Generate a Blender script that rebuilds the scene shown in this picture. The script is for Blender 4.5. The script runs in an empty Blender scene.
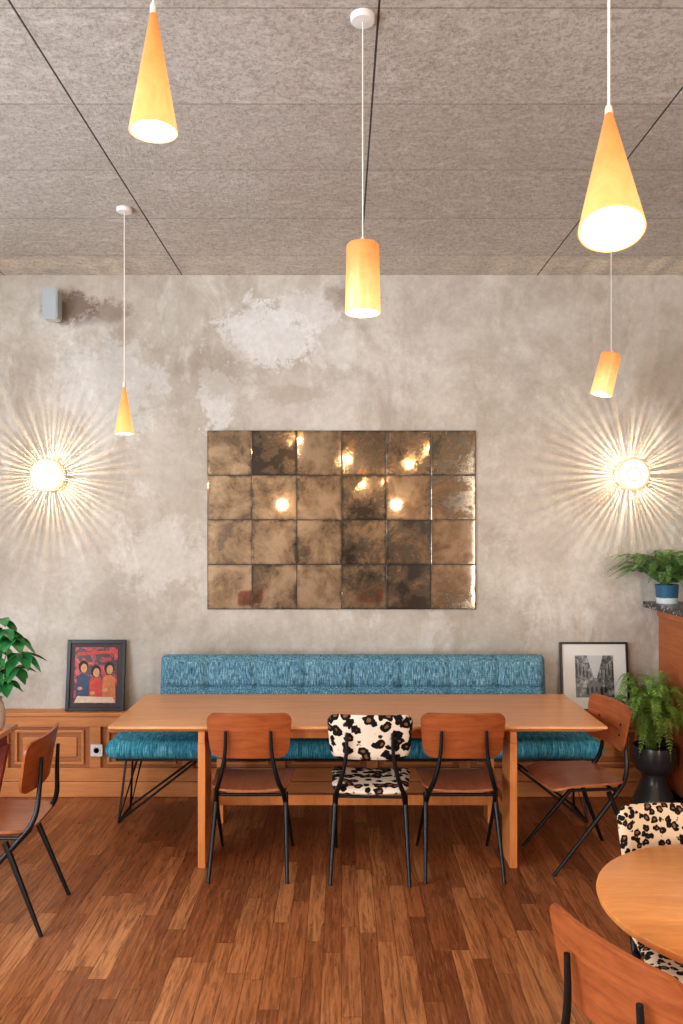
import bpy, bmesh, math, random
from mathutils import Vector, Matrix
random.seed(7)
S = bpy.context.scene
COL = S.collection
S.view_settings.view_transform = 'Standard'
S.view_settings.exposure = 0.10
try: S.view_settings.look = 'Medium High Contrast'
except Exception as ex: print('look', ex)

# ------------------------------------------------------------------ nodes
class G:
    def __init__(s, name):
        s.m = bpy.data.materials.new(name); s.m.use_nodes = True
        s.nt = s.m.node_tree; s.b = s.nt.nodes['Principled BSDF']
        s.out = s.nt.nodes['Material Output']
        s.tc = s.nt.nodes.new('ShaderNodeTexCoord')
    def new(s, t, **k):
        n = s.nt.nodes.new(t)
        for a, v in k.items(): setattr(n, a, v)
        return n
    def put(s, sock, v):
        if v is None: return
        if isinstance(v, bpy.types.NodeSocket): s.nt.links.new(v, sock)
        else:
            if isinstance(v, (tuple, list)) and len(v) == 3 and sock.type == 'RGBA': v = (*v, 1)
            sock.default_value = v
    def obj(s): return s.tc.outputs['Object']
    def map(s, vec, scale=(1,1,1), loc=(0,0,0), rot=(0,0,0)):
        n = s.new('ShaderNodeMapping'); s.put(n.inputs[0], vec)
        n.inputs[1].default_value = loc; n.inputs[2].default_value = rot; n.inputs[3].default_value = scale
        return n.outputs[0]
    def noise(s, vec, scale=5, detail=4, rough=.55, dist=0):
        n = s.new('ShaderNodeTexNoise'); s.put(n.inputs['Vector'], vec)
        n.inputs['Scale'].default_value = scale; n.inputs['Detail'].default_value = detail
        n.inputs['Roughness'].default_value = rough; n.inputs['Distortion'].default_value = dist
        return n.outputs['Fac']
    def noisec(s, vec, scale=5, detail=3):
        n = s.new('ShaderNodeTexNoise'); s.put(n.inputs['Vector'], vec)
        n.inputs['Scale'].default_value = scale; n.inputs['Detail'].default_value = detail
        return n.outputs['Color']
    def vor(s, vec, scale=5, out='Distance', feature='F1'):
        n = s.new('ShaderNodeTexVoronoi', feature=feature); s.put(n.inputs['Vector'], vec)
        n.inputs['Scale'].default_value = scale
        return n.outputs[out]
    def white(s, vec):
        n = s.new('ShaderNodeTexWhiteNoise', noise_dimensions='3D'); s.put(n.inputs['Vector'], vec)
        return n.outputs['Value']
    def math(s, op, a, b=0.0, c=None, clamp=False):
        n = s.new('ShaderNodeMath', operation=op, use_clamp=clamp)
        s.put(n.inputs[0], a); s.put(n.inputs[1], b)
        if c is not None: s.put(n.inputs[2], c)
        return n.outputs[0]
    def vmath(s, op, a, b):
        n = s.new('ShaderNodeVectorMath', operation=op); s.put(n.inputs[0], a); s.put(n.inputs[1], b)
        return n
    def sep(s, v):
        n = s.new('ShaderNodeSeparateXYZ'); s.put(n.inputs[0], v); return n.outputs
    def comb(s, x, y, z):
        n = s.new('ShaderNodeCombineXYZ')
        s.put(n.inputs[0], x); s.put(n.inputs[1], y); s.put(n.inputs[2], z); return n.outputs[0]
    def ramp(s, f, stops, interp='LINEAR'):
        n = s.new('ShaderNodeValToRGB'); s.put(n.inputs[0], f)
        cr = n.color_ramp; cr.interpolation = interp
        while len(cr.elements) < len(stops): cr.elements.new(0.5)
        for e, (p, c) in zip(cr.elements, stops):
            e.position = p
            e.color = (c, c, c, 1) if isinstance(c, (int, float)) else (*c, 1)
        return n.outputs[0]
    def mix(s, f, a, b, mode='MIX'):
        n = s.new('ShaderNodeMix', data_type='RGBA', blend_type=mode)
        s.put(n.inputs[0], f); s.put(n.inputs[6], a); s.put(n.inputs[7], b)
        return n.outputs[2]
    def sstep(s, v, lo, hi, a=0.0, b=1.0):
        n = s.new('ShaderNodeMapRange', interpolation_type='SMOOTHSTEP')
        s.put(n.inputs[0], v); n.inputs[1].default_value = lo; n.inputs[2].default_value = hi
        n.inputs[3].default_value = a; n.inputs[4].default_value = b
        return n.outputs[0]
    def bump(s, h, strength=.3, dist=.01):
        n = s.new('ShaderNodeBump'); s.put(n.inputs['Height'], h)
        n.inputs['Strength'].default_value = strength; n.inputs['Distance'].default_value = dist
        s.nt.links.new(n.outputs[0], s.b.inputs['Normal'])
    def fin(s, col=None, rough=None, metal=None, spec=None, em=None, ems=None):
        b = s.b.inputs
        s.put(b['Base Color'], col); s.put(b['Roughness'], rough); s.put(b['Metallic'], metal)
        s.put(b['Specular IOR Level'], spec); s.put(b['Emission Color'], em); s.put(b['Emission Strength'], ems)
        return s.m

def plain(name, col, rough=.5, metal=0.0, var=.15, scale=8):
    g = G(name)
    f = g.noise(g.obj(), scale, 3)
    c = g.mix(f, tuple(x*(1-var) for x in col), tuple(min(1, x*(1+var)) for x in col))
    return g.fin(c, rough, metal)

def wood(name, dark, light, rough=.4, grain=(1.5, 22, 22), scale=2.0):
    g = G(name)
    v = g.map(g.obj(), grain)
    a = g.noise(v, scale, 6, .65, .6)
    b = g.noise(v, scale*6, 3, .6)
    f = g.math('ADD', g.math('MULTIPLY', a, .75), g.math('MULTIPLY', b, .3))
    c = g.ramp(f, [(.32, dark), (.7, light)])
    g.bump(b, .08, .003)
    return g.fin(c, rough)

M = {}
M['chair'] = wood('plywood_walnut', (.22, .055, .018), (.42, .125, .038), .33, (2, 2, 14), 2.5)
M['chairseat'] = wood('plywood_seat', (.28, .095, .043), (.47, .18, .086), .3, (14, 2, 2), 2.5)
M['table'] = wood('oak_table', (.60, .26, .10), (.84, .42, .18), .30, (1.2, 16, 16), 2)
M['tableleg'] = wood('oak_leg', (.52, .18, .052), (.70, .285, .095), .45, (16, 16, 1.2), 2)
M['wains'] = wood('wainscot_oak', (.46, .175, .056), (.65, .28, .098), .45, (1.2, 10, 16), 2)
M['wains_shade'] = wood('wainscot_oak_recess_shade', (.30, .105, .035), (.45, .18, .063), .45, (1.2, 10, 16), 2)  # same oak darkened: the shade of the sunk panels is in the colour
M['counter'] = wood('counter_wood', (.34, .09, .028), (.52, .17, .055), .4, (12, 1.2, 12), 2)
M['round'] = wood('round_oak', (.62, .22, .06), (.82, .35, .11), .28, (2, 14, 14), 2)
M['redwood'] = wood('red_lacquer', (.22, .03, .015), (.36, .06, .03), .4, (12, 12, 2), 2)
M['black'] = plain('black_steel', (.012, .012, .013), .35, .3)
M['blackframe'] = plain('black_frame', (.01, .009, .009), .4)
M['white'] = plain('white_plastic', (.75, .74, .72), .4, 0, .04)
M['cord'] = plain('white_cord', (.8, .74, .66), .6, 0, .04)
M['speaker'] = plain('grey_plastic', (.42, .46, .48), .5, 0, .05)
M['greypot'] = plain('dark_ceramic', (.05, .052, .055), .25, 0, .2)
M['soil'] = plain('soil', (.03, .02, .012), .9, 0, .5, 40)
M['vase'] = plain('pale_vase', (.62, .5, .44), .35, 0, .08)
M['stem'] = plain('green_stem', (.10, .17, .04), .5)

def leafmat(name, a, b, sc=14):
    g = G(name)
    f = g.noise(g.obj(), sc, 3)
    m = g.fin(g.mix(g.sstep(f, .3, .7), a, b), .42)
    return m
M['fern'] = leafmat('fern_green', (.08, .20, .03), (.30, .46, .09))
M['fern2'] = leafmat('fern_green_dark', (.05, .14, .04), (.18, .32, .09))
M['schef'] = leafmat('broadleaf_green', (.02, .16, .05), (.08, .34, .11), 9)

# wall plaster
g = G('aged_plaster')
o = g.obj()
x, y, z = g.sep(o)
big = g.noise(o, .8, 6, .6, .5)
mid = g.noise(o, 2.6, 9, .72, .4)
fine = g.noise(o, 26, 5, .7)
streak = g.noise(g.map(o, (1.6, 1, .7)), 2.3, 7, .68, .8)
stain = g.noise(g.map(o, (1.3, 1, .55), (3.1, 0, 1.7)), 1.9, 8, .7, .5)
c = g.ramp(big, [(.30, (.44, .40, .345)), (.5, (.55, .51, .45)), (.68, (.66, .63, .575))])
c = g.mix(g.sstep(mid, .34, .60, .46, 0), c, (.32, .27, .215))
c = g.mix(g.sstep(stain, .48, .70, 0, .52), c, (.33, .27, .205))
c = g.mix(g.sstep(streak, .54, .68, 0, .42), c, (.75, .735, .70))
def blob(px, pz, rx, rz, nz=.55):
    dx = g.math('DIVIDE', g.math('SUBTRACT', x, px), rx)
    dz = g.math('DIVIDE', g.math('SUBTRACT', z, pz), rz)
    d = g.math('SQRT', g.math('ADD', g.math('MULTIPLY', dx, dx), g.math('MULTIPLY', dz, dz)))
    return g.math('ADD', d, g.math('MULTIPLY', g.math('SUBTRACT', g.noise(o, 5.5, 9, .80, .3), .5), nz*7))
for (px, pz, rx, rz, col, am, soft) in [
    (-.52, 3.12, .34, .22, (.78, .79, .79), .6, .18), (-.25, 3.30, .28, .13, (.78, .78, .77), .5, .18),
    (-.85, 2.70, .14, .24, (.78, .79, .79), .5, .18), (-.05, 3.05, .20, .18, (.76, .75, .73), .35, .2),
    (-1.85, 3.30, .22, .12, (.14, .09, .06), .75, .5), (-1.58, 3.28, .18, .09, (.20, .14, .095), .6, .5),
    (.1, 3.38, .25, .10, (.25, .185, .13), .5, .5), (-.80, 2.85, .22, .3, (.34, .28, .22), .45, .6),
    (2.05, 3.0, .5, .5, (.46, .39, .33), .35, .5), (-1.6, 2.75, .4, .45, (.74, .76, .76), .35, .4), (-.3, 2.72, .3, .10, (.36, .29, .22), .4, .6),
    (-1.25, 1.6, .35, .3, (.70, .69, .66), .35, .5), (1.5, 1.6, .5, .5, (.74, .69, .62), .35, .5),
    (-2.2, 1.5, .4, .4, (.43, .37, .30), .35, .6)]:
    c = g.mix(g.sstep(blob(px, pz, rx, rz), 1-soft, 1.02, am, 0), c, col)
c = g.mix(g.sstep(fine, .35, .7, .16, 0), c, (.25, .19, .15))
g.bump(g.math('ADD', g.math('MULTIPLY', fine, .4), mid), .25, .01)
M['plaster'] = g.fin(c, .85)
M['wallplain'] = plain('plain_plaster', (.44, .39, .33), .85, 0, .2, 2)
M['wallfront'] = plain('warm_brown_wall', (.38, .28, .20), .85, 0, .3, 1.5)

# ceiling
g = G('wood_wool_ceiling')
o = g.obj(); x, y, z = g.sep(o)
sp = g.noise(g.map(o, (1, 1, 1)), 52, 6, .85, .6)
sp2 = g.noise(g.map(o, (.5, 1, 1)), 20, 4, .7, .8)
bg = g.noise(o, .9, 4)
c = g.ramp(bg, [(.3, (.60, .555, .495)), (.7, (.72, .68, .62))])
c = g.mix(g.sstep(sp, .40, .54, .57, 0), c, (.25, .21, .175))
c = g.mix(g.sstep(sp2, .5, .64, 0, .4), c, (.84, .81, .76))
pid = g.math('FLOOR', g.math('DIVIDE', g.math('SUBTRACT', y, .25), .6))
c = g.mix(g.math('MULTIPLY', g.white(g.comb(pid, 1.0, 0.0)), .33), c, (.39, .345, .30))
def lines(coord, off, per, w):
    d = g.math('ABSOLUTE', g.math('SUBTRACT', g.math('FRACT', g.math('ADD', g.math('DIVIDE', g.math('SUBTRACT', coord, off), per), .5)), .5))
    return g.sstep(g.math('MULTIPLY', d, per), w*.6, w, 1, 0)
l1 = lines(x, .125, 1.215, .0045)
l2 = lines(y, .25, .6, .004)
c = g.mix(g.math('MULTIPLY', l2, .6), c, (.20, .16, .13))
c = g.mix(g.math('MULTIPLY', l1, .93), c, (.04, .033, .028))
g.bump(g.math('SUBTRACT', g.math('ADD', sp, g.math('MULTIPLY', sp2, .6)), l1), .7, .018)
M['ceiling'] = g.fin(c, .95)

# floor
g = G('oak_parquet')
o = g.obj(); x, y, z = g.sep(o)
W, L = .078, .66
cx = g.math('DIVIDE', x, W); ci = g.math('FLOOR', cx)
yo = g.math('ADD', g.math('DIVIDE', y, L), g.math('MULTIPLY', g.white(g.comb(ci, 3.0, 0.0)), 7.0))
pi_ = g.math('FLOOR', yo)
r = g.white(g.comb(ci, pi_, 0.0)); r2 = g.white(g.comb(ci, pi_, 5.0))
v = g.comb(g.math('MULTIPLY', x, 34.0), g.math('ADD', g.math('MULTIPLY', y, 2.4), g.math('MULTIPLY', r, 40.0)), g.math('MULTIPLY', r2, 30.0))
gr = g.noise(v, 1.0, 6, .7, 1.6)
gr2 = g.noise(v, 4.0, 3, .6, .5)
c = g.ramp(r, [(0, (.21, .067, .023)), (.3, (.32, .112, .039)), (.7, (.42, .16, .058)), (1, (.54, .23, .09))])
c = g.mix(g.sstep(gr, .38, .60, .65, 0), c, (.13, .04, .014))
c = g.mix(g.sstep(gr2, .5, .7, 0, .3), c, (.60, .29, .13))
def edge(t, per, w):
    d = g.math('SUBTRACT', .5, g.math('ABSOLUTE', g.math('SUBTRACT', g.math('FRACT', t), .5)))
    return g.sstep(g.math('MULTIPLY', d, per), 0, w, 1, 0)
e = g.math('MAXIMUM', edge(cx, W, .0024), edge(yo, L, .0024))
c = g.mix(g.math('MULTIPLY', e, .7), c, (.04, .014, .006))
g.bump(g.math('SUBTRACT', g.math('MULTIPLY', gr, .4), e), .25, .003)
M['floor'] = g.fin(c, g.sstep(gr2, .2, .8, .24, .44), 0, .5)

# fabrics
def woven(name, axis, stops):
    g = G(name); o = g.obj()
    sc = {'z': (150, 150, 12), 'y': (150, 12, 12)}[axis]
    a = g.noise(g.map(o, sc), 1.0, 4, .6, .4)
    sc2 = {'z': (20, 20, 300), 'y': (20, 300, 300)}[axis]
    b = g.noise(g.map(o, sc2), 1.0, 2, .5)
    f = g.math('ADD', g.math('MULTIPLY', a, .8), g.math('MULTIPLY', b, .2))
    c = g.ramp(f, stops)
    g.bump(f, .4, .004)
    return g.fin(c, .9, 0, .2)
M['fabv'] = woven('blue_woven_back', 'z', [(.36, (.04, .075, .11)), (.46, (.075, .19, .27)), (.56, (.15, .31, .39)), (.68, (.46, .57, .60))])
M['fabh'] = woven('blue_woven_seat', 'y', [(.36, (.025, .08, .13)), (.46, (.045, .25, .36)), (.56, (.09, .39, .50)), (.68, (.38, .60, .68))])
def leopard(name, scale, base, th):
    g = G(name); o = g.obj()
    w = g.vmath('ADD', o, g.vmath('MULTIPLY', g.noisec(o, scale*1.1), (.045*20/scale,)*3).outputs[0]).outputs[0]
    d = g.vor(w, scale); n = g.noise(o, scale*1.7, 2)
    dn = g.math('ADD', d, g.math('MULTIPLY', g.math('SUBTRACT', n, .5), .30))
    c = g.ramp(dn, [(0, (.24, .11, .045)), (th[0], (.20, .09, .04)), (th[0]+.04, (.010, .008, .008)), (th[1], (.010, .008, .008)), (th[1]+.05, base), (1, base)])
    return g.fin(c, .85, 0, .2)
M['leo'] = leopard('spotted_upholstery', 19, (.74, .62, .50), (.20, .50))
M['leo2'] = leopard('leopard_upholstery', 42, (.66, .50, .34), (.20, .48))

# terrazzo
g = G('terrazzo_top'); o = g.obj()
d = g.vor(o, 45); rc = g.vor(o, 45, 'Color')
c = g.mix(g.sstep(d, .3, .4, 1, 0), (.04, .04, .04), g.ramp(g.sep(rc)[0], [(0, (.7, .68, .65)), (.5, (.2, .2, .2)), (1, (.8, .75, .7))]))
M['terrazzo'] = g.fin(c, .3)

# pot blue/white
g = G('blue_white_glaze'); o = g.obj(); z = g.sep(o)[2]
c = g.mix(g.sstep(g.math('ADD', z, g.math('MULTIPLY', g.noise(o, 30, 2), .01)), .045, .05), (.62, .66, .68), (.04, .13, .22))
M['bluepot'] = g.fin(c, .25)

# antique mirror
g = G('antiqued_mirror'); o = g.obj()
x, y, z = g.sep(o)
tx = g.math('DIVIDE', x, .305); tz = g.math('DIVIDE', z, .305)
rid = g.white(g.comb(g.math('FLOOR', g.math('ADD', tx, .001)), g.math('FLOOR', g.math('ADD', tz, .001)), 2.0))
vv = g.vmath('ADD', o, g.comb(g.math('MULTIPLY', rid, 9.0), 0.0, g.math('MULTIPLY', rid, 5.0))).outputs[0]
n1 = g.noise(vv, 4.2, 8, .68, .4); n2 = g.noise(vv, 17, 6, .75)
def ed(t):
    return g.math('MULTIPLY', g.math('SUBTRACT', .5, g.math('ABSOLUTE', g.math('SUBTRACT', g.math('FRACT', t), .5))), .305)
de = g.math('MINIMUM', ed(tx), ed(tz))
f = g.math('ADD', g.math('ADD', n1, g.math('MULTIPLY', g.math('SUBTRACT', n2, .5), .30)), g.math('MULTIPLY', g.math('SUBTRACT', rid, .55), .24))
f = g.math('SUBTRACT', f, g.sstep(g.math('ADD', de, g.math('MULTIPLY', n2, .02)), .01, .035, .08, 0))
c = g.ramp(f, [(.32, (.05, .040, .030)), (.42, (.19, .155, .115)), (.52, (.47, .41, .32)), (.66, (.76, .70, .58))])
M['mirror'] = g.fin(c, g.sstep(f, .3, .55, .20, .035), g.sstep(f, .3, .55, .5, .92), .6)

# ------------------------------------------------------------------ mesh helpers
def mesh_obj(name, verts, faces, mat, parent=None, smooth=40):
    me = bpy.data.meshes.new(name); me.from_pydata([tuple(v) for v in verts], [], faces); me.validate()
    bm = bmesh.new(); bm.from_mesh(me); bmesh.ops.remove_doubles(bm, verts=bm.verts, dist=1e-5)
    bmesh.ops.recalc_face_normals(bm, faces=bm.faces); bm.to_mesh(me); bm.free()
    if smooth:
        for p in me.polygons: p.use_smooth = True
        me.set_sharp_from_angle(angle=math.radians(smooth))
    ob = bpy.data.objects.new(name, me); COL.objects.link(ob)
    if mat: me.materials.append(mat)
    if parent: ob.parent = parent
    return ob
def empty(name, loc=(0,0,0), rot=(0,0,0)):
    e = bpy.data.objects.new(name, None); e.empty_display_size = .1
    COL.objects.link(e); e.location = loc; e.rotation_euler = rot; return e
def boxdata(boxes):
    V, F = [], []
    for (a, b) in boxes:
        i = len(V)
        V += [(a[0],a[1],a[2]),(b[0],a[1],a[2]),(b[0],b[1],a[2]),(a[0],b[1],a[2]),(a[0],a[1],b[2]),(b[0],a[1],b[2]),(b[0],b[1],b[2]),(a[0],b[1],b[2])]
        F += [(i,i+3,i+2,i+1),(i+4,i+5,i+6,i+7),(i,i+1,i+5,i+4),(i+1,i+2,i+6,i+5),(i+2,i+3,i+7,i+6),(i+3,i,i+4,i+7)]
    return V, F
def boxes(name, bl, mat, parent=None, bev=0.0, loc=None, rot=None):
    V, F = boxdata(bl)
    me = bpy.data.meshes.new(name); me.from_pydata(V, [], F)
    bm = bmesh.new(); bm.from_mesh(me)
    if bev > 0:
        bmesh.ops.bevel(bm, geom=list(bm.edges), offset=bev, segments=2, affect='EDGES', profile=.5)
    bmesh.ops.recalc_face_normals(bm, faces=bm.faces)
    bm.to_mesh(me); bm.free()
    ob = bpy.data.objects.new(name, me); COL.objects.link(ob); me.materials.append(mat)
    if parent: ob.parent = parent
    if loc: ob.location = loc
    if rot: ob.rotation_euler = rot
    return ob
def cbox(name, c, s, mat, parent=None, bev=0.0, rot=None):
    h = [k/2 for k in s]
    return boxes(name, [((-h[0],-h[1],-h[2]), (h[0],h[1],h[2]))], mat, parent, bev, c, rot)
def tube(name, pts, rad, mat, parent=None, n=10, sm=0):
    pts = [Vector(p) for p in pts]
    if not isinstance(rad, (list, tuple)): rad = [rad]*len(pts)
    rad = list(rad)
    for _ in range(sm):
        P, R = [pts[0]], [rad[0]]
        for i in range(len(pts)-1):
            P += [pts[i].lerp(pts[i+1], .25), pts[i].lerp(pts[i+1], .75)]
            R += [rad[i]*.75+rad[i+1]*.25, rad[i]*.25+rad[i+1]*.75]
        P.append(pts[-1]); R.append(rad[-1]); pts, rad = P, R
    V, F = [], []; up = None
    for i, p in enumerate(pts):
        t = (pts[min(i+1, len(pts)-1)] - pts[max(i-1, 0)]).normalized()
        if up is None: up = t.orthogonal().normalized()
        up = (up - t*up.dot(t)).normalized(); s = t.cross(up)
        for k in range(n):
            a = 2*math.pi*k/n
            V.append(p + (up*math.cos(a) + s*math.sin(a))*rad[i])
    for i in range(len(pts)-1):
        for k in range(n):
            a, b = i*n+k, i*n+(k+1) % n
            F.append((a, b, b+n, a+n))
    F.append(tuple(range(n))); F.append(tuple(range(len(V)-n, len(V))))
    return mesh_obj(name, V, F, mat, parent)
def lathe(name, prof, mat, parent=None, n=48, loc=None, rot=None, smooth=40):
    V, F = [], []
    for (r, z) in prof:
        for k in range(n):
            a = 2*math.pi*k/n
            V.append((r*math.cos(a), r*math.sin(a), z))
    for i in range(len(prof)-1):
        for k in range(n):
            a, b = i*n+k, i*n+(k+1) % n
            F.append((a, b, b+n, a+n))
    ob = mesh_obj(name, V, F, mat, parent, smooth)
    if loc: ob.location = loc
    if rot: ob.rotation_euler = rot
    return ob
def plate(name, W, H, r, func, nrm, thick, mat, parent=None, nu=24, nv=18, front=1.0, back=1.0):
    """rounded rectangular sheet following func(x,y); thick(x,y,d) = half thickness"""
    nrm = Vector(nrm).normalized()
    V, F = [], []
    vs = [math.sin(math.pi/2*(-1+2*j/nv)) for j in range(nv+1)]
    us = []
    for i in range(nu+1):
        s = -1+2*i/nu
        us.append(.55*s+.45*math.sin(math.pi/2*s))
    rows = []
    for vv in vs:
        yy = vv*H; q = max(0, abs(yy)-(H-r)); w = W-r+math.sqrt(max(0, r*r-q*q))
        rows.append([(u*w, yy, w) for u in us])
    for sgn, k in ((1, front), (-1, back)):
        for row in rows:
            for (xx, yy, w) in row:
                d = min(w-abs(xx), H-abs(yy))
                V.append(Vector(func(xx, yy)) + nrm*sgn*k*thick(xx, yy, max(0, d)))
    A = (nv+1)*(nu+1)
    idx = lambda s, j, i: s*A+j*(nu+1)+i
    for j in range(nv):
        for i in range(nu):
            F.append((idx(0,j,i), idx(0,j,i+1), idx(0,j+1,i+1), idx(0,j+1,i)))
            F.append((idx(1,j,i), idx(1,j+1,i), idx(1,j+1,i+1), idx(1,j,i+1)))
    for j in range(nv):
        for i in (0, nu): F.append((idx(0,j,i), idx(0,j+1,i), idx(1,j+1,i), idx(1,j,i)))
    for i in range(nu):
        for j in (0, nv): F.append((idx(0,j,i), idx(1,j,i), idx(1,j,i+1), idx(0,j,i+1)))
    return mesh_obj(name, V, F, mat, parent, 50)
def light(name, kind, loc, power, col, parent=None, rot=(0,0,0), size=.05, sy=None):
    l = bpy.data.lights.new(name, kind); l.energy = power; l.color = col
    if kind == 'AREA':
        l.size = size
        if sy: l.shape = 'RECTANGLE'; l.size_y = sy
    else: l.shadow_soft_size = size
    ob = bpy.data.objects.new(name, l); COL.objects.link(ob); ob.location = loc; ob.rotation_euler = rot
    if parent: ob.parent = parent
    return ob

# ------------------------------------------------------------------ room
XL, XR, YF, YB, H = -3.6, 3.6, -3.0, 5.45, 3.53
boxes('floor', [((XL-.2, YF-.2, -.1), (XR+.2, YB+.2, 0))], M['floor'])
boxes('ceiling', [((XL-.2, YF-.2, H), (XR+.2, YB+.2, H+.1))], M['ceiling'])
boxes('wall_back', [((XL, YB, 0), (XR, YB+.2, H))], M['plaster'])
boxes('wall_right', [((XR, YF, 0), (XR+.2, YB, H))], M['wallplain'])
def wall_open_x(name, xa, xb, y0, y1, openings, mat):
    bl = []; c = y0
    for (a, b, za, zb) in openings:
        bl += [((xa, c, 0), (xb, a, H)), ((xa, a, 0), (xb, b, za)), ((xa, a, zb), (xb, b, H))]; c = b
    bl.append(((xa, c, 0), (xb, y1, H)))
    boxes(name, bl, mat)
wall_open_x('wall_left', XL-.2, XL, YF, YB, [(-2.2, -.2, .6, 3.1), (.6, 3.4, .6, 3.1)], M['wallplain'])
bl = []; c = XL
for (a, b, za, zb) in [(-3.55, -2.65, .4, 3.1), (2.30, 3.5, .4, 3.1)]:
    bl += [((c, YF-.2, 0), (a, YF, H)), ((a, YF-.2, 0), (b, YF, za)), ((a, YF-.2, zb), (b, YF, H))]; c = b
bl.append(((c, YF-.2, 0), (XR, YF, H)))
boxes('wall_front', bl, M['wallfront'])
def window(i, c, w, h, axis, power, col):
    e = empty('window_%d' % i, c, (0, 0, {'front': 0, 'left': -math.pi/2}[axis]))
    t = .06
    bl = [((-w/2, -.12, -h/2), (-w/2+t, -.04, h/2)), ((w/2-t, -.12, -h/2), (w/2, -.04, h/2)),
          ((-w/2+t, -.12, -h/2), (w/2-t, -.04, -h/2+t)), ((-w/2+t, -.12, h/2-t), (w/2-t, -.04, h/2)),
          ((-.02, -.11, -h/2+t), (.02, -.05, h/2-t)), ((-w/2+t, -.105, h*.2), (-.02, -.055, h*.2+.04)), ((.02, -.105, h*.2), (w/2-t, -.055, h*.2+.04))]
    boxes('window_frame', bl, M['white'], e)
    light('daylight', 'AREA', (0, -.02, 0), power, col, e, (math.pi/2, 0, 0), w-.1, h-.1)
DAY = (.90, .95, 1.0)
window(1, (-3.10, YF, 1.75), .90, 2.7, 'front', 105, DAY)
window(2, (2.90, YF, 1.75), 1.20, 2.7, 'front', 120, (1, .90, .79))
window(3, (XL, -1.2, 1.85), 2.0, 2.5, 'left', 100, DAY)
window(4, (XL, 2.0, 1.85), 2.8, 2.5, 'left', 130, (.74, .88, 1.0))

# wainscot with ledge
e = empty('wainscot_panelling', (0, 0, 0))
boxes('panel_board', [((XL+.001, 5.365, .08), (2.15, 5.449, .54))], M['wains_shade'], e)
fr = [((XL+.001, 5.340, .465), (2.15, 5.365, .538)), ((XL+.001, 5.340, .10), (2.15, 5.365, .19))]
xs = []; xx = XL+.05
while xx < 2.1:
    fr.append(((xx, 5.340, .19), (xx+.075, 5.365, .465))); xs.append(xx); xx += .62
boxes('rails_and_stiles', fr, M['wains'], e, .004)
mo = []
for xx in xs:
    a, b = xx+.115, min(xx+.58, 2.14)
    if b-a < .1: continue
    mo += [((a, 5.345, .425), (b, 5.366, .443)), ((a, 5.345, .212), (b, 5.366, .23)), ((a, 5.345, .23), (a+.018, 5.366, .425)), ((b-.018, 5.345, .23), (b, 5.366, .425)),
           ((a+.05, 5.354, .262), (b-.05, 5.366, .393))]
boxes('raised_moulding', mo, M['wains'], e, .004)
boxes('ledge', [((XL+.001, 5.32, .54), (2.15, 5.449, .565))], M['wains'], e, .004)
boxes('baseboard_back', [((XL+.001, 5.325, 0), (2.15, 5.445, .10))], M['wains'], None, .005)
e = empty('wall_outlet', (-1.64, 5.341, .31))
cbox('plate', (0, -.006, 0), (.080, .012, .080), M['white'], e, .003)
lathe('socket_ring', [(.0, 0), (.018, 0), (.024, .004), (.026, .004), (.027, 0)], M['white'], e, 24, (0, -.012, 0), (math.pi/2, 0, 0))

# speaker
e = empty('wall_speaker', (-1.95, 5.45, 3.30))
plate('cabinet', .050, .10, .02, lambda x, y: (x, -.08, y), (0, -1, 0), lambda x, y, d: .045, M['speaker'], e)
plate('grille', .042, .088, .015, lambda x, y: (x, -.127, y), (0, -1, 0), lambda x, y, d: .003, M['speaker'], e)
cbox('bracket', (.0, -.018, 0), (.04, .036, .05), M['speaker'], e)

# ------------------------------------------------------------------ mirror
e = empty('antique_mirror', (-.915, 5.45, 1.245))
T = .305
boxes('backing', [((0, -.015, 0), (6*T, -.001, 4*T))], M['blackframe'], e)
V, F = [], []
random.seed(3)
for i in range(6):
    for j in range(4):
        gx, b = .0020, .0030
        x0, x1, z0, z1 = i*T+gx, (i+1)*T-gx, j*T+gx, (j+1)*T-gx
        tx, tz = random.uniform(-.0025, .0025), random.uniform(-.0025, .0025)
        k = len(V)
        for (a, c) in ((x0, z0), (x1, z0), (x1, z1), (x0, z1)): V.append((a, -.0155, c))
        for (a, c) in ((x0+b, z0+b), (x1-b, z0+b), (x1-b, z1-b), (x0+b, z1-b)):
            V.append((a, -.0175 + tx*(a-(x0+x1)/2) + tz*(c-(z0+z1)/2), c))
        F += [(k+4, k+5, k+6, k+7)] + [(k+m, k+(m+1) % 4, k+4+(m+1) % 4, k+4+m) for m in range(4)]
mesh_obj('mirror_tiles', V, F, M['mirror'], e, 0)

# ------------------------------------------------------------------ pictures
def picture(name, X, w, h, border, tilt=7):
    e = empty(name, (X, 5.372, .566), (math.radians(-tilt), 0, 0))
    boxes('frame', [((-w/2, -.012, 0), (-w/2+border, .012, h)), ((w/2-border, -.012, 0), (w/2, .012, h)),
                    ((-w/2+border, -.012, 0), (w/2-border, .012, border)), ((-w/2+border, -.012, h-border), (w/2-border, .012, h))], M['blackframe'], e, .002)
    return e
def flat(name, pts, yy, mat, e):
    return mesh_obj(name, [(p[0], yy, p[1]) for p in pts], [tuple(range(len(pts)))], mat, e, 0)
def ell(cx, cz, rx, rz, n=20): return [(cx+rx*math.cos(2*math.pi*k/n), cz+rz*math.sin(2*math.pi*k/n)) for k in range(n)]
g = G('red_painting_ground')
c = g.ramp(g.noise(g.obj(), 14, 4, .6, 1.5), [(.35, (.05, .012, .015)), (.5, (.38, .03, .025)), (.62, (.55, .07, .04)), (.72, (.10, .10, .16))], 'CONSTANT')
mred = g.fin(c, .4)
e = picture('framed_painting', -1.665, .395, .475, .024)
boxes('dark_mat', [((-.174, -.002, .024), (.174, .006, .451))], plain('mat_dark', (.06, .03, .03), .6), e)
flat('canvas', [(-.145, .05), (.145, .05), (.145, .425), (-.145, .425)], -.004, mred, e)
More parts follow.
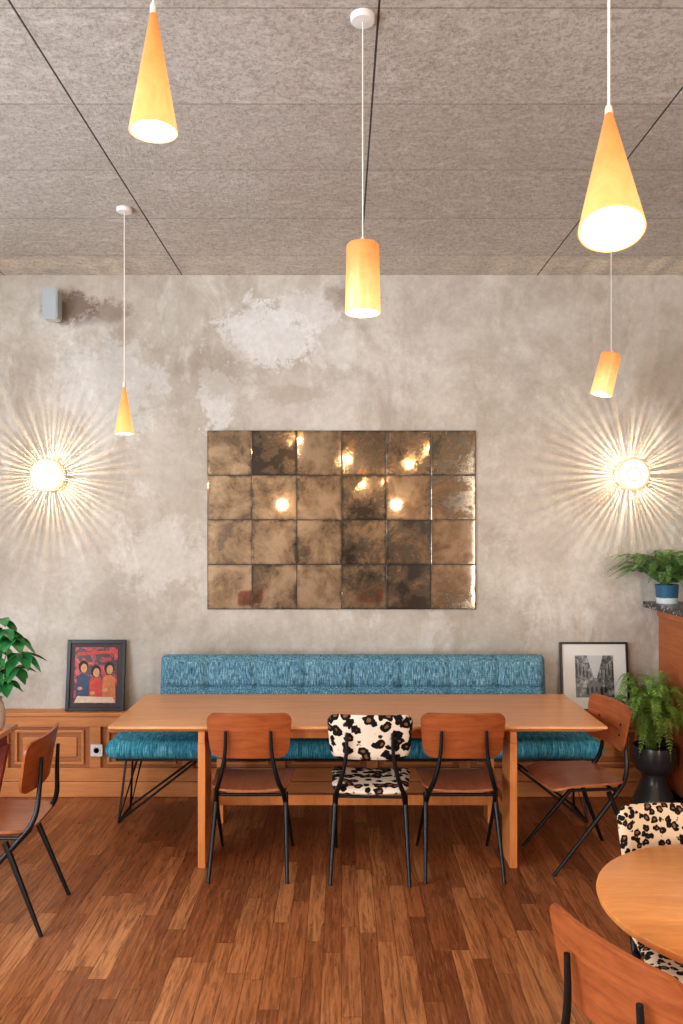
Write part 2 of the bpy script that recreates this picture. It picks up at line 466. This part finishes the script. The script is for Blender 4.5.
skin = plain('paint_skin', (.55, .28, .14), .6, 0, .5, 40); yel = plain('paint_ochre', (.50, .16, .06), .6, 0, .5, 40)
pb = plain('paint_blue', (.05, .07, .13), .6, 0, .5, 40); hair = plain('paint_black', (.03, .01, .012), .6, 0, .3, 40); pr = plain('paint_rust', (.50, .06, .04), .6, 0, .5, 40)
pw = plain('paint_cream', (.6, .45, .33), .6, 0, .4, 40)
for k, (cx, cz, m2) in enumerate([(-.085, .20, pb), (.0, .17, pr), (.09, .19, yel)]):
    flat('torso_%d' % k, [(cx-.05, .055), (cx+.05, .055), (cx+.04, cz+.03), (cx+.015, cz+.05), (cx-.015, cz+.05), (cx-.04, cz+.03)], -.0045, m2, e)
    flat('hair_%d' % k, ell(cx, cz+.095, .034, .042), -.005, hair, e)
    flat('face_%d' % k, ell(cx+.004, cz+.085, .022, .030), -.0055, skin, e)
    flat('hand_%d' % k, ell(cx-.02, cz-.05, .018, .012), -.0055, skin, e)
flat('banner', [(-.13, .37), (.12, .385), (.12, .405), (-.13, .392)], -.005, pr, e)
flat('table_cloth', [(-.14, .055), (.14, .055), (.12, .09), (-.12, .10)], -.006, pw, e)

e = picture('framed_photograph', 1.715, .46, .46, .014)
boxes('white_mat', [((-.216, -.002, .014), (.216, .006, .446))], plain('mat_white', (.72, .70, .66), .6, 0, .02), e)
g = G('monochrome_street'); o = g.obj()
c = g.ramp(g.noise(o, 22, 5, .7), [(.35, .02), (.5, .12), (.65, .45)])
mono = g.fin(c, .3)
flat('photo_print', [(-.13, .09), (.13, .09), (.13, .37), (-.13, .37)], -.004, mono, e)
gd = plain('print_dark', (.015, .015, .015), .4); gm = plain('print_mid', (.16, .16, .16), .4); gl = plain('print_light', (.5, .5, .49), .4)
flat('sky', [(-.05, .37), (.06, .37), (.015, .22), (-.005, .22)], -.0045, gl, e)
flat('street', [(-.10, .09), (.11, .09), (.02, .20), (-.01, .20)], -.0045, gm, e)
for k in range(9):
    for side in (-1, 1):
        a = .125-.012*k
        flat('facade_window', [(side*a, .22+.006*(k % 3)), (side*(a-.007), .22+.006*(k % 3)), (side*(a-.007), .33-.012*k+.01), (side*a, .335-.012*k)], -.0048, gm if k % 2 else gd, e)
for (cx, cz, s) in [(-.05, .11, 1), (-.02, .12, .8), (.045, .105, 1.1), (.07, .12, .8), (.01, .13, .6)]:
    flat('pedestrian', [(cx-.008*s, cz), (cx+.008*s, cz), (cx+.01*s, cz+.04*s), (cx, cz+.056*s), (cx-.01*s, cz+.04*s)], -.005, gd, e)

# ------------------------------------------------------------------ sconces
g = G('lit_opal_glass'); lit = g.fin((.9, .85, .75), .3, 0, .5, (1, .88, .68), 5.5)
g = G('lit_opal_rim'); litrim = g.fin((.6, .5, .4), .3, 0, .5, (1, .62, .32), .5)
g = G('lit_opal_groove'); litgr = g.fin((.6, .5, .4), .3, 0, .5, (1, .70, .42), .4)
glassfin = plain('pressed_glass_rib', (.75, .66, .55), .25, 0, .03)
def sconce(X, Y, Z, face=-1, power=7, seed=1):
    e = empty('wall_sconce', (X, Y, Z), (0, 0, 0 if face < 0 else math.pi))
    R90 = (math.pi/2, 0, 0)
    lathe('back_plate', [(0, 0), (.055, 0), (.055, .006), (.0, .008)], M['white'], e, 40, (0, 0, 0), R90)
    lathe('lamp_holder', [(.014, .006), (.014, .028), (0, .028)], M['white'], e, 20, (0, 0, 0), R90)
    lathe('opal_disc', [(0, .104), (.026, .102), (.036, .094)], lit, e, 48, (0, 0, 0), R90)
    lathe('groove', [(.036, .094), (.046, .090), (.052, .096)], litgr, e, 48, (0, 0, 0), R90)
    lathe('opal_ring', [(.052, .096), (.072, .100), (.092, .094)], lit, e, 48, (0, 0, 0), R90)
    lathe('disc_back', [(.0, .088), (.108, .088)], M['white'], e, 48, (0, 0, 0), R90)
    lathe('rim_ring', [(.092, .094), (.106, .092), (.112, .088), (.106, .086)], litrim, e, 48, (0, 0, 0), R90, 0)
    rnd = random.Random(seed); a = 0; V, F = [], []
    while a < 2*math.pi-.05:
        w = rnd.uniform(.02, .05); gap = rnd.uniform(.04, .11)
        k = len(V); half = (w+gap)*.5
        for (yy, ww) in ((-.002, half*1.75), (-.030, half*1.4), (-.087, w*.75)):
            for (r, s) in ((.094, -.5), (.094, .5), (.108, .5), (.108, -.5)):
                V.append((r*math.cos(a+s*ww), yy, r*math.sin(a+s*ww)))
        for q in (0, 4):
            F += [(k+q+m, k+q+4+m, k+q+4+(m+1) % 4, k+q+(m+1) % 4) for m in range(4)]
        F += [(k, k+1, k+2, k+3), (k+8, k+11, k+10, k+9)]
        a += w+gap
    mesh_obj('glass_ribs', V, F, glassfin, e, 0)
    light('bulb', 'POINT', (0, -.065, 0), power, (1, .75, .48), e, (0, 0, 0), .0038)
sconce(-1.986, 5.45, 2.156, -1, 17, 1)
sconce(1.966, 5.45, 2.163, -1, 17, 2)
sconce(-1.0, YF, 2.2, 1, 14, 3)
sconce(.98, YF, 2.17, 1, 14, 4)

# ------------------------------------------------------------------ pendants
def shademat(name, L, c0, c1, s0, s1):
    g = G(name); o = g.obj(); z = g.sep(o)[2]
    n = g.noise(g.map(o, (1, 1, .8)), 16, 5, .65, .8)
    f = g.math('ADD', g.math('DIVIDE', z, L), g.math('MULTIPLY', g.math('SUBTRACT', n, .5), .8), None, True)
    c = g.ramp(f, [(0, c0), (1, c1)])
    st = g.sstep(f, 0, 1, s0, s1)
    return g.fin((.36, .15, .055), .3, 0, .5, c, st)
mcone = shademat('lit_amber_glass', .30, (1, .53, .18), (.97, .29, .05), 1.0, .62)
mcyl = shademat('lit_alabaster', .235, (1, .58, .23), (.95, .33, .08), 1.12, .60)
g = G('lit_diffuser'); mdif = g.fin((.9, .8, .6), .4, 0, .5, (1, .82, .52), 2.8)
def pendant(kind, X, Y, Z, power, tilt=(0, 0), sc=1.0):
    L = (.30 if kind == 'cone' else .235)*sc
    e = empty('pendant_lamp', (X, Y, H))
    sh = empty('shade_group', (0, 0, Z+L-H), (tilt[0], tilt[1], 0)); sh.parent = e
    R = .060*sc
    if kind == 'cone':
        prof = [(.007*sc, L), (R*.97, .012), (R, 0), (R-.003, .0), (R*.94, .012), (.005*sc, L-.006)]
        m = mcone
    else:
        r2 = .055*sc
        prof = [(.006, L), (r2-.006, L), (r2, L-.006), (R, .004), (R-.002, 0), (R-.005, .0), (r2-.005, L-.012), (.006, L-.01)]
        m = mcyl
    lathe('glass_shade', prof, m, sh, 48, (0, 0, -L))
    zz = .016
    rr = (R*.95)*(1-zz/L) if kind == 'cone' else R-.006
    lathe('diffuser', [(0, zz), (rr, zz), (rr, zz+.004), (0, zz+.004)], mdif, sh, 40, (0, 0, -L))
    lathe('cap', [(.0, .02), (.006, .02), (.008, .012), (.009, -.006), (.0, -.006)], M['cord'], sh, 20, (0, 0, 0))
    tube('cord', [(0, 0, -.02), (0, 0, Z+L-H+.018)], .0024 if kind != 'cone' else .003, M['cord'], e, 8)
    lathe('canopy', [(0, -.0005), (.042, -.0005), (.042, -.016), (.038, -.021), (.008, -.023), (0, -.023)], M['white'], e, 32)
    light('bulb', 'POINT', (0, 0, -L-.004), power, (1, .66, .34), sh, (0, 0, 0), .03)
pendant('cone', -.47, 1.99, 2.790, 5)
pendant('cone', -1.175, 4.31, 2.31, 4, (0, 0), .86)
pendant('cone', .554, 1.65, 2.347, 4, (math.radians(-22.7), math.radians(7)), 1.04)
pendant('cyl', .072, 2.69, 2.525, 6)
pendant('cyl', 1.49, 4.40, 2.53, 4, (0, math.radians(14)), .98)
for (k, X, Y, Z) in [('cone', -.72, -1.5, 3.0), ('cyl', .05, -.6, 2.8), ('cone', 1.0, -1.1, 2.75), ('cyl', .35, -2.1, 2.55), ('cyl', 1.35, -1.7, 3.0)]:
    pendant(k, X, Y, Z, 9)

# ------------------------------------------------------------------ bench
e = empty('upholstered_bench', (0, 0, 0))
ty = lambda x, y, d: .075*min(1, (max(d, .0008)/.045))**.5
def tuft(x, y, d):
    t = ty(x, y, d)
    t -= .022*math.exp(-((y-.03)/.012)**2)
    fx = ((x+1.25) / .3125) % 1.0; dx = min(fx, 1-fx)*.3125
    t -= .012*math.exp(-(dx/.012)**2)*(1 if y > .03 else .3)
    t -= .014*math.exp(-(dx/.03)**2)*math.exp(-((y-.03)/.03)**2)
    return max(t, .004)
plate('back_cushion', 1.255, .235, .035, lambda x, y: (x+.075, 5.195+.16*(y), .735+y), (0, -1, .12), tuft, M['fabv'], e, 200, 44, 1, .6)
def seatt(x, y, d):
    t = .055*min(1, (max(d, .0008)/.035))**.5
    return max(t, .004)
plate('seat_cushion', 1.52, .215, .05, lambda x, y: (x+.08, 5.015+y, .452), (0, 0, 1), seatt, M['fabh'], e, 90, 24)
boxes('seat_frame', [((-1.38, 4.87, .375), (1.54, 5.17, .397))], M['black'], e)
boxes('back_supports', [((-1.0+k*.7, 5.20, .38), (-.96+k*.7, 5.225, .56)) for k in range(4)], M['black'], e)
for X, sg in ((-1.36, 1), (1.50, -1)):
    for (ya, yb) in ((4.86, 4.93), (5.14, 5.08)):
        tube('leg', [(X+.10*sg, yb, .385), (X, ya, .008), (X+.50*sg, yb, .385)], .008, M['black'], e, 8)
        tube('leg_short', [(X+.03*sg, yb, .385), (X, ya, .008)], .007, M['black'], e, 8)
    tube('foot_bar', [(X, 4.86, .010), (X, 5.14, .010)], .008, M['black'], e, 8)

# ------------------------------------------------------------------ dining table
e = empty('dining_table', (.085, 4.60, 0))
V = []
for (zz, ins) in ((.755, .002), (.752, 0), (.742, 0), (.722, .05)):
    a, b = 1.315-ins, .41-ins*.6
    V += [(-a, -b, zz), (a, -b, zz), (a, b, zz), (-a, b, zz)]
F = [(0, 1, 2, 3), (12, 15, 14, 13)]
for l in range(3):
    for k in range(4): F.append((l*4+k, l*4+(k+1) % 4, l*4+4+(k+1) % 4, l*4+4+k))
mesh_obj('top', V, F, M['table'], e, 0)
for sx in (-.825, .825):
    bl = [((sx-.020, -.39, 0), (sx+.020, -.19, .66)), ((sx-.020, .25, 0), (sx+.020, .39, .66)),
          ((sx-.018, -.39, .66), (sx+.018, .39, .722)), ((sx-.016, -.19, .20), (sx+.016, .25, .27))]
    boxes('trestle', bl, M['tableleg'], e, .003)
boxes('stretcher', [((-.805, -.02, .205), (.805, .02, .265))], M['tableleg'], e, .003)
boxes('apron', [((-.803, -.30, .665), (.803, -.275, .722)), ((-.803, .275, .665), (.803, .30, .722))], M['tableleg'], e, .002)

# ------------------------------------------------------------------ chairs
def chair(X, Y, rot, kind='wood'):
    e = empty('dining_chair', (X, Y, 0), (0, 0, math.radians(rot)))
    soft = kind != 'wood'
    def sf(x, y):
        zz = .448 + .012*(x/.2)**2 - (.02*max(0, (y-.12)/.08)**2)
        return (x*(1+.06*y/.2), y+.015, zz)
    mat_b, mat_s = {'wood': (M['chair'], M['chairseat']), 'leo': (M['leo'], M['leo']), 'leo2': (M['leo2'], M['leo2'])}[kind]
    plate('seat', .207, .205, .07, sf, (0, 0, 1), (lambda x, y, d: .006) if not soft else (lambda x, y, d: .022*min(1, (max(d, .001)/.03))**.5), mat_s, e, 20, 20)
    def bf(x, y):
        return (x*(1+.05*y/.115), -.205 - .16*(y) + .75*x*x, .735+y)
    plate('backrest', .212, .118, .050, bf, (0, -1, -.16), (lambda x, y, d: .006) if not soft else (lambda x, y, d: .018*min(1, (max(d, .001)/.025))**.5), mat_b, e, 24, 16)
    boff = -.012 if not soft else -.022
    for s in (-1, 1):
        tube('front_leg', [(s*.198, .235, 0), (s*.180, -.155, .425), (s*.150, -.21, .50), (s*.118, -.205+boff, .64), (s*.115, -.212+boff, .765)], [.008, .013, .012, .010, .008], M['black'], e, 10, 2)
        tube('rear_leg', [(s*.200, -.25, 0), (s*.181, -.085, .41)], [.009, .014], M['black'], e, 10)
        tube('seat_rail', [(s*.178, -.15, .425), (s*.175, .13, .43)], .008, M['black'], e, 8)
        for zz in (.69, .745):
            lathe('rivet', [(0, .004), (.006, .003), (.008, 0)], M['black'], e, 12, (s*.116, -.205-.16*(zz-.735)+.75*.0135-boff*.6, zz), (-math.pi/2, 0, 0))
    tube('rear_crossbar', [(-.178, -.13, .41), (.178, -.13, .41)], .008, M['black'], e, 8)
    tube('front_crossbar', [(-.175, .12, .428), (.175, .12, .428)], .008, M['black'], e, 8)
    return e
chair(-.475, 4.28, 0)
chair(.155, 4.25, -3, 'leo')
chair(.625, 4.28, 0)
chair(1.290, 4.35, 100)
chair(-1.58, 3.70, 92)
chair(.800, 1.93, -64.5)
chair(1.15, 2.52, 178, 'leo2')
# seating in the part of the room behind the camera (seen in the mirror)
chair(-1.50, -1.45, 150)
chair(.45, -1.60, 190)
chair(1.25, -1.45, 200)

# ------------------------------------------------------------------ round table
e = empty('round_table', (1.15, 2.22, 0))
lathe('top', [(0, .755), (.412, .755), (.418, .751), (.42, .744), (.416, .732), (.40, .725), (0, .725)], M['round'], e, 96)
lathe('pedestal', [(0, .724), (.12, .724), (.12, .712), (.035, .70), (.03, .68), (.03, .05), (.045, .03), (.17, .014), (.175, 0), (0, 0)], M['black'], e, 40)

# ------------------------------------------------------------------ left table
e = empty('side_table', (-2.13, 3.86, 0))
boxes('top', [((-.40, -.40, .727), (.40, .40, .755))], M['table'], e, .004)
boxes('apron', [((-.36, -.36, .66), (.36, -.33, .727)), ((-.36, .33, .66), (.36, .36, .727)), ((-.36, -.33, .66), (-.33, .33, .727)), ((.33, -.33, .66), (.36, .33, .727))], M['redwood'], e)
for sx in (-1, 1):
    for sy in (-1, 1):
        V = []
        for (zz, off, w) in ((.66, .345, .03), (0, .22 if sx > 0 else .345, .02)):
            cx, cy = sx*off, sy*.345
            V += [(cx-w, cy-w*.6, zz), (cx+w, cy-w*.6, zz), (cx+w, cy+w*.6, zz), (cx-w, cy+w*.6, zz)]
        mesh_obj('leg', V, [(0, 1, 2, 3), (7, 6, 5, 4), (0, 4, 5, 1), (1, 5, 6, 2), (2, 6, 7, 3), (3, 7, 4, 0)], M['redwood'], e, 0)

# ------------------------------------------------------------------ bar counter
e = empty('bar_counter', (0, 0, 0))
boxes('worktop', [((2.06, 2.9, 1.26), (3.0, 5.448, 1.30))], M['terrazzo'], e, .004)
boxes('body', [((2.17, 3.0, .08), (2.9, 5.448, 1.26))], M['counter'], e)
boxes('plinth', [((2.21, 3.05, 0), (2.86, 5.448, .08))], M['black'], e)
boxes('side_battens', [((2.155, 3.1+.3*k, .10), (2.17, 3.13+.3*k, 1.25)) for k in range(7)], M['counter'], e, .002)
boxes('top_rail', [((2.10, 3.0, 1.215), (2.17, 5.3, 1.26))], M['counter'], e, .003)

# ------------------------------------------------------------------ plants
def frond(V, F, base, az, length, rise, droop, wid, rnd):
    n = 22; d = Vector((math.cos(az), math.sin(az), 0)); side = Vector((-d.y, d.x, 0))
    P = []
    for i in range(n+1):
        t = i/n
        p = base + d*length*(t*.9+.1*t*t) + Vector((0, 0, rise*math.sin(min(1, t*1.15)*math.pi*.62) - droop*t*t*t)) + side*.02*math.sin(t*4+az)
        P.append(p)
    def quad(a, b, c, dd):
        k = len(V); V.extend([a, b, c, dd]); F.append((k, k+1, k+2, k+3))
    for i in range(n):
        t = i/n; w = .0018*(1-t*.7)
        quad(P[i]-side*w, P[i]+side*w, P[i+1]+side*w, P[i+1]-side*w)
        if i < 2: continue
        tang = (P[i+1]-P[i]).normalized()
        ll = wid*math.sin(math.pi*min(1, (t*.92+.12)))**.8*(1 if t < .9 else .7)
        for s in (-1, 1):
            for half in (0, .5):
                b0 = P[i].lerp(P[i+1], half)
                dirv = (side*s*.92 + tang*.42 + Vector((0, 0, rnd.uniform(-.32, .12)))).normalized()
                L2 = ll*rnd.uniform(.85, 1.1); ww = tang*(length/n*.27)
                tip = b0+dirv*L2 - Vector((0, 0, L2*.15))
                m1 = b0+dirv*L2*.45
                quad(b0, m1-ww, tip, m1+ww)
def fern(name, loc, potfn, zb, nf, length, rise, droop, wid, mat, seed, lims):
    """lims: (xmax, ymax) local - fronds growing toward an obstacle are shorter"""
    e = empty(name, loc); potfn(e)
    rnd = random.Random(seed); V, F = [], []
    for k in range(nf):
        az = 2*math.pi*k/nf*1.618*7 + rnd.uniform(-.3, .3)
        q = rnd.uniform(.55, 1.1)*length
        if lims[0] and math.cos(az) > .05: q = min(q, (lims[0]-.045)/math.cos(az))
        if lims[1] and math.sin(az) > .05: q = min(q, (lims[1]-.045)/math.sin(az))
        b = Vector((rnd.uniform(-.03, .03), rnd.uniform(-.03, .03), zb))
        qq = q/length
        frond(V, F, b, az, q, rise*rnd.uniform(.6, 1.3), droop*rnd.uniform(.5, 1.2)*min(1, qq*1.2), wid*(.5+.5*min(1, qq)), rnd)
    for v in V:
        if lims[0] and v.x > lims[0]: v.x = lims[0]
        if lims[1] and v.y > lims[1]: v.y = lims[1]
        if len(lims) > 2 and v.x > lims[2] and v.z < .006: v.z = .006
    mesh_obj('fronds', V, F, mat, e, 0)
    return e
def pot_floor(e):
    lathe('planter', [(0, 0), (.120, 0), (.136, .012), (.138, .04), (.115, .10), (.088, .16), (.075, .20), (.080, .235), (.12, .265), (.138, .30), (.140, .38), (.133, .41), (.122, .41), (.126, .38), (.12, .36), (0, .36)], M['greypot'], e, 48)
    lathe('soil', [(0, .375), (.125, .375)], M['soil'], e, 32)
fern('potted_fern', (2.00, 5.10, 0), pot_floor, .37, 100, .36, .42, .24, .055, M['fern'], 5, (.145, .21))
def pot_small(e):
    lathe('pot', [(0, 0), (.060, 0), (.066, .006), (.074, .12), (.076, .128), (.070, .128), (.066, .11), (0, .11)], M['bluepot'], e, 40)
    lathe('soil', [(0, .115), (.067, .115)], M['soil'], e, 32)
fern('potted_fern', (2.145, 5.25, 1.30), pot_small, .11, 84, .47, .20, .12, .044, M['fern2'], 11, (None, .19, -.10))

# broad-leaf plant
e = empty('potted_umbrella_plant', (-1.81, 4.13, .755))
lathe('vase', [(0, 0), (.045, 0), (.06, .02), (.066, .07), (.055, .13), (.045, .15), (.05, .165), (.045, .165), (.04, .15), (.0, .14)], M['vase'], e, 40)
rnd = random.Random(21); V, F = [], []
def leaflet(base, d, L2, w):
    d = d.normalized(); s = d.cross(Vector((0, 0, 1)));
    s = s.normalized() if s.length > .01 else Vector((1, 0, 0))
    up = s.cross(d); k = len(V); n = 8
    for i in range(n+1):
        t = i/n; ww = w*math.sin(math.pi*t**.75)**.8 if 0 < t < 1 else .0008
        c = base+d*L2*t - Vector((0, 0, 1))*L2*.28*t*t
        V.extend([c-s*ww+up*ww*.35, c, c+s*ww+up*ww*.35])
    for i in range(n):
        a = k+i*3
        F.append((a, a+1, a+4, a+3)); F.append((a+1, a+2, a+5, a+4))
heads = [(.03, .0, .57), (.12, -.03, .48), (-.08, .05, .50), (.09, .05, .31), (.02, -.08, .37), (-.1, -.06, .39), (-.02, .09, .40), (.05, .02, .24), (.14, .02, .39), (-.13, .02, .28), (.07, -.05, .52), (.0, -.02, .30)]
for hi, hp in enumerate(heads):
    hp = Vector(hp)
    tube('stem', [(0, 0, .10), (hp.x*.3, hp.y*.3, hp.z*.6), tuple(hp)], [.005, .004, .002], M['stem'], e, 6, 1)
    outd = Vector((hp.x, hp.y-.05, -.02))
    nl = 7
    for k in range(nl):
        a = 2*math.pi*k/nl + hi
        d = Vector((math.cos(a), math.sin(a), rnd.uniform(-.7, .1))) + outd*.8
        leaflet(hp, d, rnd.uniform(.10, .14), rnd.uniform(.032, .042))
mesh_obj('leaves', V, F, M['schef'], e, 60)

# ------------------------------------------------------------------ world + camera
w = bpy.data.worlds.new('sky'); S.world = w; w.use_nodes = True
bg = w.node_tree.nodes['Background']; bg.inputs[0].default_value = (.75, .87, 1, 1); bg.inputs[1].default_value = 1.6
cam = bpy.data.cameras.new('camera'); co = bpy.data.objects.new('camera', cam); COL.objects.link(co)
co.location = (0, 0, 1.8); co.rotation_euler = (math.pi/2, 0, 0)
cam.lens = 28; cam.sensor_width = 36; cam.shift_y = 16/1024; cam.clip_start = .05
S.camera = co
